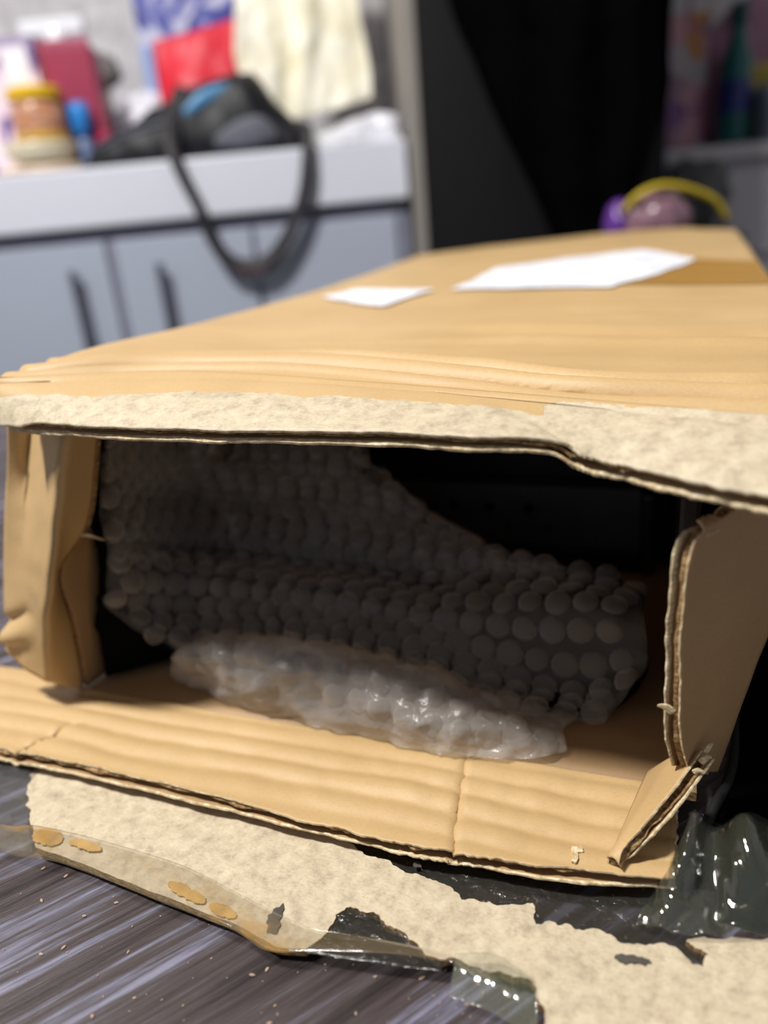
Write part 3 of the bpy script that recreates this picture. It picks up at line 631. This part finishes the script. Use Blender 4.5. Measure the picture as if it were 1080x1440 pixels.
hump = tag(obj('plastic_bag', lump((-.360, 1.57, CZ+.055), (.048, .04, .075), .22, 2.0, 11, 5, CZ+.0005), plain('white plastic sheet', '#e3e4f0', .3, .05, 30, .4, .004), smooth=True), 'crumpled white plastic bag between the maroon carton and black bag', 'bag')

bl = empty('package', (-.255, 1.66, CZ), math.radians(3), 'blue printed package with white swirls behind the red pouch', 'package')
bpm = NT('blue printed wrapper'); _n = bpm.noise(bpm.coord(), 13, 2, .5, 1.5); bpm.base(bpm.ramp(_n, [(.40, lin('#38388a')), (.52, lin('#5a62b4')), (.58, lin('#c9cde6'))])); bpm.set(Roughness=.35)
obj('package_body', bm_box((-.105, -.05, 0), (.080, .05, .36), .006, 3), bpm.m, bl)
obj('side_seam', bm_box((-.108, -.052, .01), (-.085, -.049, .21), .001), plain('light blue card', '#9fb2e0', .4, .05), bl)
rows = [[(-.302, 1.53, CZ+.001), (-.25, 1.515, CZ+.001), (-.185, 1.53, CZ+.001)], [(-.318, 1.525, .34), (-.25, 1.495, .34), (-.178, 1.525, .35)], [(-.320, 1.545, .455), (-.25, 1.54, .462), (-.172, 1.55, .478)]]
G = patch(rows, 40, 40); G[:, :, 1] += .006*fbm(G, 16, 3)
redm = plain('red fabric', '#d81f36', .5, .12, 12)
rp = empty('red_pouch', (-.245, 1.54, CZ), 0, 'bright red pouch standing in front of the blue package', 'pouch')
Gq = G-np.array((-.245, 1.54, CZ)); slab('front_face', Gq, .004, redm, rp)
Gq2 = Gq.copy(); Gq2[:, :, 1] = Gq2[:, :, 1]*.2+.035; slab('back_face', Gq2[::-1], .004, redm, rp)
obj('bottom_gusset', bm_box((-.056, -.01, .0005), (.058, .036, .010), .003), redm, rp)

# black shoulder bag with its strap hanging over the counter edge
blk = plain('black nylon', '#14151a', .5, .25, 60, .3, .002, spec=.3)
bag = empty('shoulder_bag', (-.24, 1.39, CZ), 0, 'black shoulder bag slumped on the counter, strap hanging over its edge', 'bag')
xs = np.linspace(-.415, -.072, 46)
topz_ = np.interp(xs, [-.415, -.397, -.330, -.276, -.204, -.142, -.114, -.078, -.072], [.262, .290, .317, .338, .366, .371, .330, .292, .270])
b = bmesh.new(); rings = []
for x, z in zip(xs, topz_):
    h = z-CZ; ring = []
    for k in range(22):
        a = k/21*PI; yy_ = -math.cos(a)*(.046+.010*math.sin((x+.415)*9)); zz_ = math.sin(a)**.7*h
        kk = 1+.10*noise.fractal(Vector((x*22, a*1.5, 3)), 1, 2, 3)
        ring.append(b.verts.new((x+.24, yy_*kk-.018, .0008+zz_*(kk if 0 < k < 21 else 1))))
    rings.append(ring)
for i in range(len(rings)-1):
    for k in range(21): b.faces.new((rings[i][k], rings[i+1][k], rings[i+1][k+1], rings[i][k+1]))
    b.faces.new((rings[i][21], rings[i+1][21], rings[i+1][0], rings[i][0]))
b.faces.new(rings[0]); b.faces.new(rings[-1][::-1]); bmesh.ops.recalc_face_normals(b, faces=b.faces[:])
obj('bag_body', b, blk, bag, True)
obj('blue_panel', tube([(-.006, -.066, .064), (.022, -.060, .082), (.050, -.055, .092), (.080, -.052, .094)], [.006, .011, .010, .004], 10, flat=.4), plain('steel blue nylon', '#3f7fae', .4, .2, 60), bag, True)
obj('grey_pocket', tube([(.035, -.074, .020), (.07, -.074, .028), (.105, -.072, .032), (.130, -.068, .022)], [.006, .019, .021, .006], 12, flat=.35), plain('grey lining', '#5d606b', .7, .15, 40), bag, True)
obj('piping', tube([(-.160, -.052, .026), (-.10, -.062, .044), (-.03, -.066, .056)], .0035, 8), plain('grey piping', '#4b505c', .5, .1), bag, True)
st = [(-.004, -.040, .098), (-.020, -.062, .066), (-.026, -.100, .024), (-.016, -.118, -.018), (.002, -.118, -.068), (.016, -.117, -.120), (.045, -.116, -.158), (.094, -.116, -.158), (.132, -.117, -.122), (.161, -.118, -.070), (.174, -.118, -.022), (.178, -.100, .022), (.160, -.050, .036), (.130, -.03, .040)]
obj('strap', tube(st, [.016, .015, .012, .0095, .009, .010, .013, .013, .011, .0095, .0095, .010, .010, .010], 12, flat=.5), plain('black webbing', '#201d22', .6, .2, 200), bag, True)
obj('strap_trim', tube([(.046, -.1235, -.166), (.07, -.1235, -.170), (.094, -.1235, -.166)], .0018, 8), plain('dark red stitching', '#5a2a30', .6, .1), bag, True)

# white plastic carrier under the garment, at the right end of the counter
rows = [[(-.050, 1.292, .2545), (-.034, 1.294, .2545), (.03, 1.31, .2545), (.078, 1.33, .2545)], [(-.050, 1.300, .262), (-.01, 1.305, .2575), (.03, 1.325, .2580), (.080, 1.34, .2580)], [(-.050, 1.34, .272), (-.01, 1.34, .280), (.03, 1.35, .292), (.079, 1.35, .290)], [(-.04, 1.42, .275), (-.01, 1.43, .283), (.03, 1.43, .295), (.079, 1.43, .285)]]
G = patch(rows, 50, 40); G = G+normals(G)*(.006*fbm(G, 28, 4))[:, :, None]
tag(slab('carrier_bag', G, .0012, plain('white carrier plastic', '#d9dbe4', .3, .06, 40, .3, .004)), 'crumpled white carrier bag at the counter end below the cream garment', 'bag')

# cream garment hanging over the counter
gm = NT('cream cloth'); _n = gm.noise(gm.coord(), 16, 3); gm.base(gm.ramp(_n, [(.35, lin('#e9e2c6')), (.55, lin('#f8f5e4'))])); gm.set(Roughness=.85); gm.bump(gm.noise(gm.coord(), 500, 2), .2, .0006)
rows = [[(-.108, 1.425, .302), (-.08, 1.42, .305), (-.03, 1.415, .312), (.01, 1.42, .320), (.045, 1.43, .328)],
        [(-.135, 1.43, .345), (-.09, 1.42, .342), (-.04, 1.42, .345), (.00, 1.42, .350), (.046, 1.43, .360)],
        [(-.172, 1.44, .392), (-.11, 1.43, .395), (-.05, 1.43, .395), (.00, 1.43, .40), (.042, 1.44, .405)],
        [(-.160, 1.44, .47), (-.11, 1.44, .47), (-.05, 1.44, .47), (.00, 1.44, .47), (.034, 1.44, .46)],
        [(-.135, 1.45, .58), (-.10, 1.45, .58), (-.06, 1.45, .58), (-.02, 1.45, .58), (.015, 1.45, .58)],
        [(-.095, 1.46, .68), (-.08, 1.46, .69), (-.06, 1.46, .70), (-.04, 1.46, .69), (-.02, 1.46, .68)]]
G = patch(rows, 90, 90); X = G[:, :, 0]; Zg = G[:, :, 2]
G[:, :, 1] += .010*np.sin(X*62+6*fbm(G*np.array([1, 1, .3]), 9, 2))*np.clip((.75-Zg)*3, .2, 1)+.012*fbm(G*np.array([1, 1, .5]), 18, 3)
G[:, :, 0] *= 1.035; G[:, :, 2] = np.where(G[:, :, 2] < .5, (G[:, :, 2]-.168)*1.04+.166, G[:, :, 2]); G[:, :, 1] += .05
gar = empty('cream_garment', (-.06, 1.51, .70), 0, 'cream cloth garment hanging in folds above the black shoulder bag', 'garment')
slab('cloth', G-np.array((-.06, 1.51, .70)), .003, gm.m, gar)
obj('hanging_loop', tube([(.0, 0, -.006), (.004, .02, .02), (.0, .05, .035), (-.004, .02, .02)], .004, 8), gm.m, gar)
hk = empty('wall_hook', (-.06, 1.78, .735), 0, 'long metal wall hook that the cream garment hangs from', 'hook')
obj('hook_arm', tube([(0, 0, .0), (0, -.10, .0), (0, -.24, .002), (0, -.275, .02)], .005, 8), hm, hk, True); obj('hook_plate', bm_box((-.02, -.006, -.03), (.02, 0, .03), .002), hm, hk)

# ================================================================== BACKGROUND RIGHT: dark wardrobe, black garment, shelf
wrm = NT('charcoal wardrobe laminate'); _n = wrm.noise(wrm.coord(scale=(1, 1, .04)), 160, 3); wrm.base(wrm.ramp(_n, [(.35, lin('#0a0a0c')), (.65, lin('#111114'))])); wrm.set(Roughness=.6, Specular_IOR_Level=.3)
ward = empty('wardrobe', (.28, 1.52, TZ), 0, 'tall charcoal wardrobe with a grey edge standing right of the counter', 'wardrobe')
ox, oy, oz = -.28, -1.52, -TZ
obj('carcass', bm_box((.108+ox, 1.272+oy, 0), (.47+ox, 1.775+oy, 1.45+oz), .002), wrm.m, ward)
obj('door', bm_box((.110+ox, 1.250+oy, .06), (.47+ox, 1.270+oy, 1.44+oz), .002), wrm.m, ward)
obj('edge_strip', bm_box((.0895+ox, 1.246+oy, 0), (.1075+ox, 1.775+oy, 1.45+oz), .002), plain('grey edge band', '#8b8680', .45, .05, 20), ward)

bkc = plain('black cloth', '#030304', .95, .3, 30, spec=.03)
rows = [[(.308, 1.14, .06), (.320, 1.11, .058), (.338, 1.10, .058), (.355, 1.11, .060), (.365, 1.14, .065)],
        [(.262, 1.15, .165), (.30, 1.11, .16), (.335, 1.10, .16), (.375, 1.11, .165), (.405, 1.15, .17)],
        [(.212, 1.16, .264), (.27, 1.11, .262), (.33, 1.10, .26), (.39, 1.11, .262), (.434, 1.16, .262)],
        [(.185, 1.17, .33), (.25, 1.12, .33), (.32, 1.10, .33), (.39, 1.12, .33), (.436, 1.17, .33)],
        [(.150, 1.17, .42), (.23, 1.12, .42), (.31, 1.11, .42), (.38, 1.12, .42), (.436, 1.17, .42)],
        [(.130, 1.18, .62), (.21, 1.13, .62), (.29, 1.12, .62), (.37, 1.13, .62), (.425, 1.18, .62)],
        [(.22, 1.20, .80), (.25, 1.18, .81), (.28, 1.17, .82), (.31, 1.18, .81), (.34, 1.20, .80)]]
bg = empty('black_garment', (.28, 1.20, .82), 0, 'black cloth garment hanging in front of the charcoal wardrobe', 'garment')
G = patch(rows, 50, 70); G[:, :, 1] += .008*np.sin(G[:, :, 0]*80)+.006*fbm(G, 14, 3)
slab('front_cloth', G-np.array((.28, 1.20, .82)), .003, bkc, bg)
Gk = G.copy(); Gk[:, :, 1] = 1.232-(Gk[:, :, 1]-1.10)*.15; slab('back_cloth', (Gk-np.array((.28, 1.20, .82)))[::-1], .003, bkc, bg)
obj('hanger', tube([(-.06, .005, -.012), (0, .005, .01), (.06, .005, -.012)], .006, 8, bm=tube([(0, .005, .01), (.0, .005, .04), (0, .03, .06), (0, .047, .045)], .003, 8)), hm, bg)

shm = plain('pale grey cabinet paint', '#b9b7bd', .45, .04, 10)
sh = empty('low_cabinet', (.85, 1.60, TZ), 0, 'pale grey low cabinet in shadow at right beyond the carton', 'cabinet')
sx_, sy_, sz_ = -.85, -1.60, -TZ
obj('carcass', bm_box((.485+sx_, 1.47+sy_, 0), (1.25+sx_, 1.775+sy_, .18+sz_), .003), shm, sh)
obj('cabinet_top', bm_box((.478+sx_, 1.445+sy_, .18+sz_), (1.26+sx_, 1.777+sy_, .205+sz_), .003), shm, sh)
for x0, x1 in ((.66, .95), (.955, 1.245)):
    d = obj('drawer', bm_box((x0+sx_, 1.455+sy_, .02+sz_), (x1+sx_, 1.469+sy_, .165+sz_), .003), shm, sh)
    obj('handle', bm_box(((x0+x1)/2-.05+sx_, 1.440+sy_, .09+sz_), ((x0+x1)/2+.05+sx_, 1.456+sy_, .10+sz_), .003), hm, d)
dg = tag(obj('grey_bundle', lump((.575, 1.40, .125), (.058, .045, .062), .18, 2.2, 21, 4), plain('dark grey plastic sheet', '#45464a', .45, .2, 30), smooth=True), 'dark grey plastic bundle in front of the pale low cabinet', 'bundle')
stl = empty('stool', (.575, 1.38, TZ), 0, 'dark stool carrying the grey bundle in front of the low cabinet', 'stool')
obj('seat', lathe([(.075, .70), (.08, .705), (.08, .722), (.075, .727)], 28), plain('dark wood', '#2a2422', .5, .2, 40), stl)
for a in (45, 135, 225, 315): obj('leg', tube([(math.cos(math.radians(a))*.045, math.sin(math.radians(a))*.045, .702), (math.cos(math.radians(a))*.07, math.sin(math.radians(a))*.05, 0)], .009, 10), plain('dark wood leg', '#2a2422', .5, .2, 40), stl)
# printed gift bag and things on the low cabinet
cm = NT('floral print'); vr = cm.n('TexVoronoi'); cm.l(cm.coord(), vr.inputs[0]); vr.inputs['Scale'].default_value = 26
sp = cm.n('SeparateColor'); cm.l(vr.outputs['Color'], sp.inputs[0])
cm.base(cm.ramp(sp.outputs[0], [(0, lin('#9a5a78')), (.18, lin('#b98a96')), (.34, lin('#8a6a80')), (.5, lin('#b4762f')), (.62, lin('#7a4a86')), (.78, lin('#a7a0a8')), (.92, lin('#c27aa0'))], 'CONSTANT')); cm.set(Roughness=.45)
gb = empty('gift_bag', (.60, 1.56, .2055), 0, 'floral printed bag standing on the pale low cabinet behind the black garment', 'bag')
obj('bag_body', bm_box((-.075, -.03, 0), (.045, .03, .215), .006, 2), cm.m, gb); obj('bag_handle', tube([(-.04, -.032, .21), (-.035, -.034, .27), (0, -.034, .27), (.005, -.032, .21)], .003, 8), plain('cord', '#8a6a80', .6, .1), gb)
tl = empty('teal_bottle', (.680, 1.50, .2055), 0, 'dark teal bottle with a navy label band on the pale low cabinet', 'bottle')
obj('bottle_body', lathe([(.024, 0), (.026, .004), (.026, .13), (.014, .165), (.012, .19)], 24), plain('teal plastic', '#0f5a5c', .35, .1), tl, True)
obj('label_band', lathe([(.0262, .05), (.0268, .052), (.0268, .10), (.0262, .102)], 24), plain('navy label', '#182a72', .4, .1), tl)
obj('cap', lathe([(.013, .19), (.015, .192), (.015, .215), (.012, .218)], 20), plain('teal cap', '#0b3f44', .4, .1), tl)
yp = tag(obj('yellow_pack', bm_box((.700, 1.535, .2055), (.80, 1.60, .335), .01, 3), plain('ochre wrapper', '#a48f2e', .45, .2, 30)), 'ochre yellow pack right of the teal bottle on the low cabinet', 'pack')
gp = tag(obj('grey_tub', lathe([(.040, 0), (.045, .006), (.05, .075), (.052, .08), (.046, .088)], 28, (.760, 1.485, .2055)), plain('grey blue plastic', '#7b8698', .4, .15, 25), smooth=True), 'grey-blue tub in front of the ochre yellow pack', 'tub')
pk2 = tag(obj('pink_pack', lump((.80, 1.66, .36), (.11, .04, .10), .12, 2, 31, 4, bm=bm_box((.70, 1.62, .2055), (.90, 1.70, .36), .02, 3)), plain('dusty pink wrapper', '#9a7088', .5, .25, 22), smooth=True), 'large dusty pink pack at the wall behind the ochre pack', 'pack')
ol = tag(obj('olive_tub', lathe([(.022, 0), (.026, .004), (.026, .03), (.02, .036)], 24, (.515, 1.475, .2055)), plain('olive plastic', '#77783f', .5, .1)), 'small olive tub at the left end of the low cabinet', 'tub')

# mauve plastic pouch with a yellow cord just behind the carton
pst = empty('pedestal', (.33, .93, TZ-.010), 0, 'dark pedestal stand hidden behind the carton, carrying the mauve pouch', 'stand')
obj('top_plate', bm_box((-.10, -.06, .735), (.10, .06, .755), .004), plain('dark wood top', '#221e1e', .5, .2, 40), pst)
obj('post', bm_box((-.02, -.02, .02), (.02, .02, .735), .003), plain('dark wood post', '#221e1e', .5, .2, 40), pst); obj('base_plate', bm_box((-.08, -.06, .010), (.08, .06, .03), .003), plain('dark wood base', '#221e1e', .5, .2, 40), pst)
mp = empty('mauve_pouch', (.336, .92, .0855), 0, 'shiny mauve pouch with purple side and yellow cord behind the carton', 'pouch')
obj('pouch_body', lump((0, -.0, .032), (.040, .030, .033), .14, 2.0, 41, 4, .0006), plain('mauve foil', '#8f6c7a', .25, .1, 25), mp, True)
obj('purple_side', lump((-.037, .010, .030), (.017, .022, .030), .12, 2.0, 43, 4, .0006), plain('purple foil', '#5b2a86', .3, .1, 25), mp, True)
obj('yellow_cord', tube([(-.040, -.012, .048), (-.024, -.022, .064), (.0, -.022, .070), (.03, -.018, .064), (.062, -.012, .050), (.080, -.008, .030)], .0045, 8), plain('yellow cord', '#b59f1f', .6, .1), mp, True)
for k, (x, y, z) in enumerate(((.283, .905, .094), (.352, .895, .1005))):
    obj('yellow_tassel', lump((x-.336, y-.92, z-.0855), (.012, .008, .010), .25, 2, 51+k, 3), plain('yellow yarn', '#a89a2e', .9, .2), mp, True)

# added black cloth, stands in for the carton's shadow on the table at right
bb = empty('shade_cloth', to_world((.36, .30, .0)), BA, 'black cloth added to darken the shadowed table right of the carton', 'cloth')
rows = [[(.2090, -.033, .0016), (.235, -.036, .0016), (.300, -.036, .0016), (.380, -.03, .0016), (.50, .0, .0016)],
        [(.2150, -.006, .002), (.250, -.012, .002), (.300, -.010, .002), (.380, .000, .002), (.50, .03, .002)],
        [(.2240, .030, .004), (.252, .030, .014), (.300, .030, .022), (.380, .040, .020), (.51, .06, .002)],
        [(.2250, .120, .004), (.256, .120, .030), (.300, .120, .060), (.390, .120, .050), (.52, .13, .002)],
        [(.2270, .240, .004), (.262, .240, .070), (.310, .240, .120), (.400, .240, .100), (.52, .25, .002)],
        [(.2290, .380, .004), (.266, .380, .100), (.320, .380, .150), (.400, .380, .120), (.52, .38, .002)],
        [(.2320, .520, .004), (.272, .520, .080), (.320, .520, .110), (.400, .520, .080), (.52, .50, .002)],
        [(.2400, .620, .002), (.280, .630, .002), (.320, .640, .002), (.400, .630, .002), (.50, .60, .002)]]
G = patch(rows, 70, 90); G[:, :, 2] = np.maximum(G[:, :, 2]+.010*fbm(G, 22, 4)*np.clip(G[:, :, 2]/.05, .1, 1), .0016)
slab('shade_cloth_sheet', G-np.array((.36, .30, 0)), .002, bkc, bb)
obj('hem', tube([(r[0][0]-.36, r[0][1]-.30, .0045) for r in rows], .0015, 8), plain('black hem', '#0a0a0c', .8, .2, 40), bb, True)

# cardboard crumbs scattered on the table
b = bmesh.new(); rc = random.Random(4)
cw = [(-.045, .115), (-.03, .118), (-.01, .105), (.005, .112), (.012, .12), (-.055, .12)]
for k in range(800):
    x, y = rc.uniform(-.11, .06), rc.uniform(.075, .17)
    if rc.random() > .25+(x+.11)*5: continue
    s = rc.choice([.00012, .00015, .0002, .0003, .00042]); pos = Vector((x, y, s*.4+.0001))
    r = bmesh.ops.create_icosphere(b, subdivisions=1, radius=s)
    rot = Matrix.Rotation(rc.uniform(0, PI), 4, 'Z')
    for v in r['verts']: v.co = pos+rot @ Vector((v.co.x*rc.uniform(1, 2.4), v.co.y, v.co.z*.4))
cr_ = obj('cardboard_crumbs', b, plain('cardboard crumb', '#a98f7c', .9, .2, 100)); cr_['kind'] = 'stuff'; tag(cr_, 'tiny cardboard crumbs scattered over the dark table front', 'crumbs')
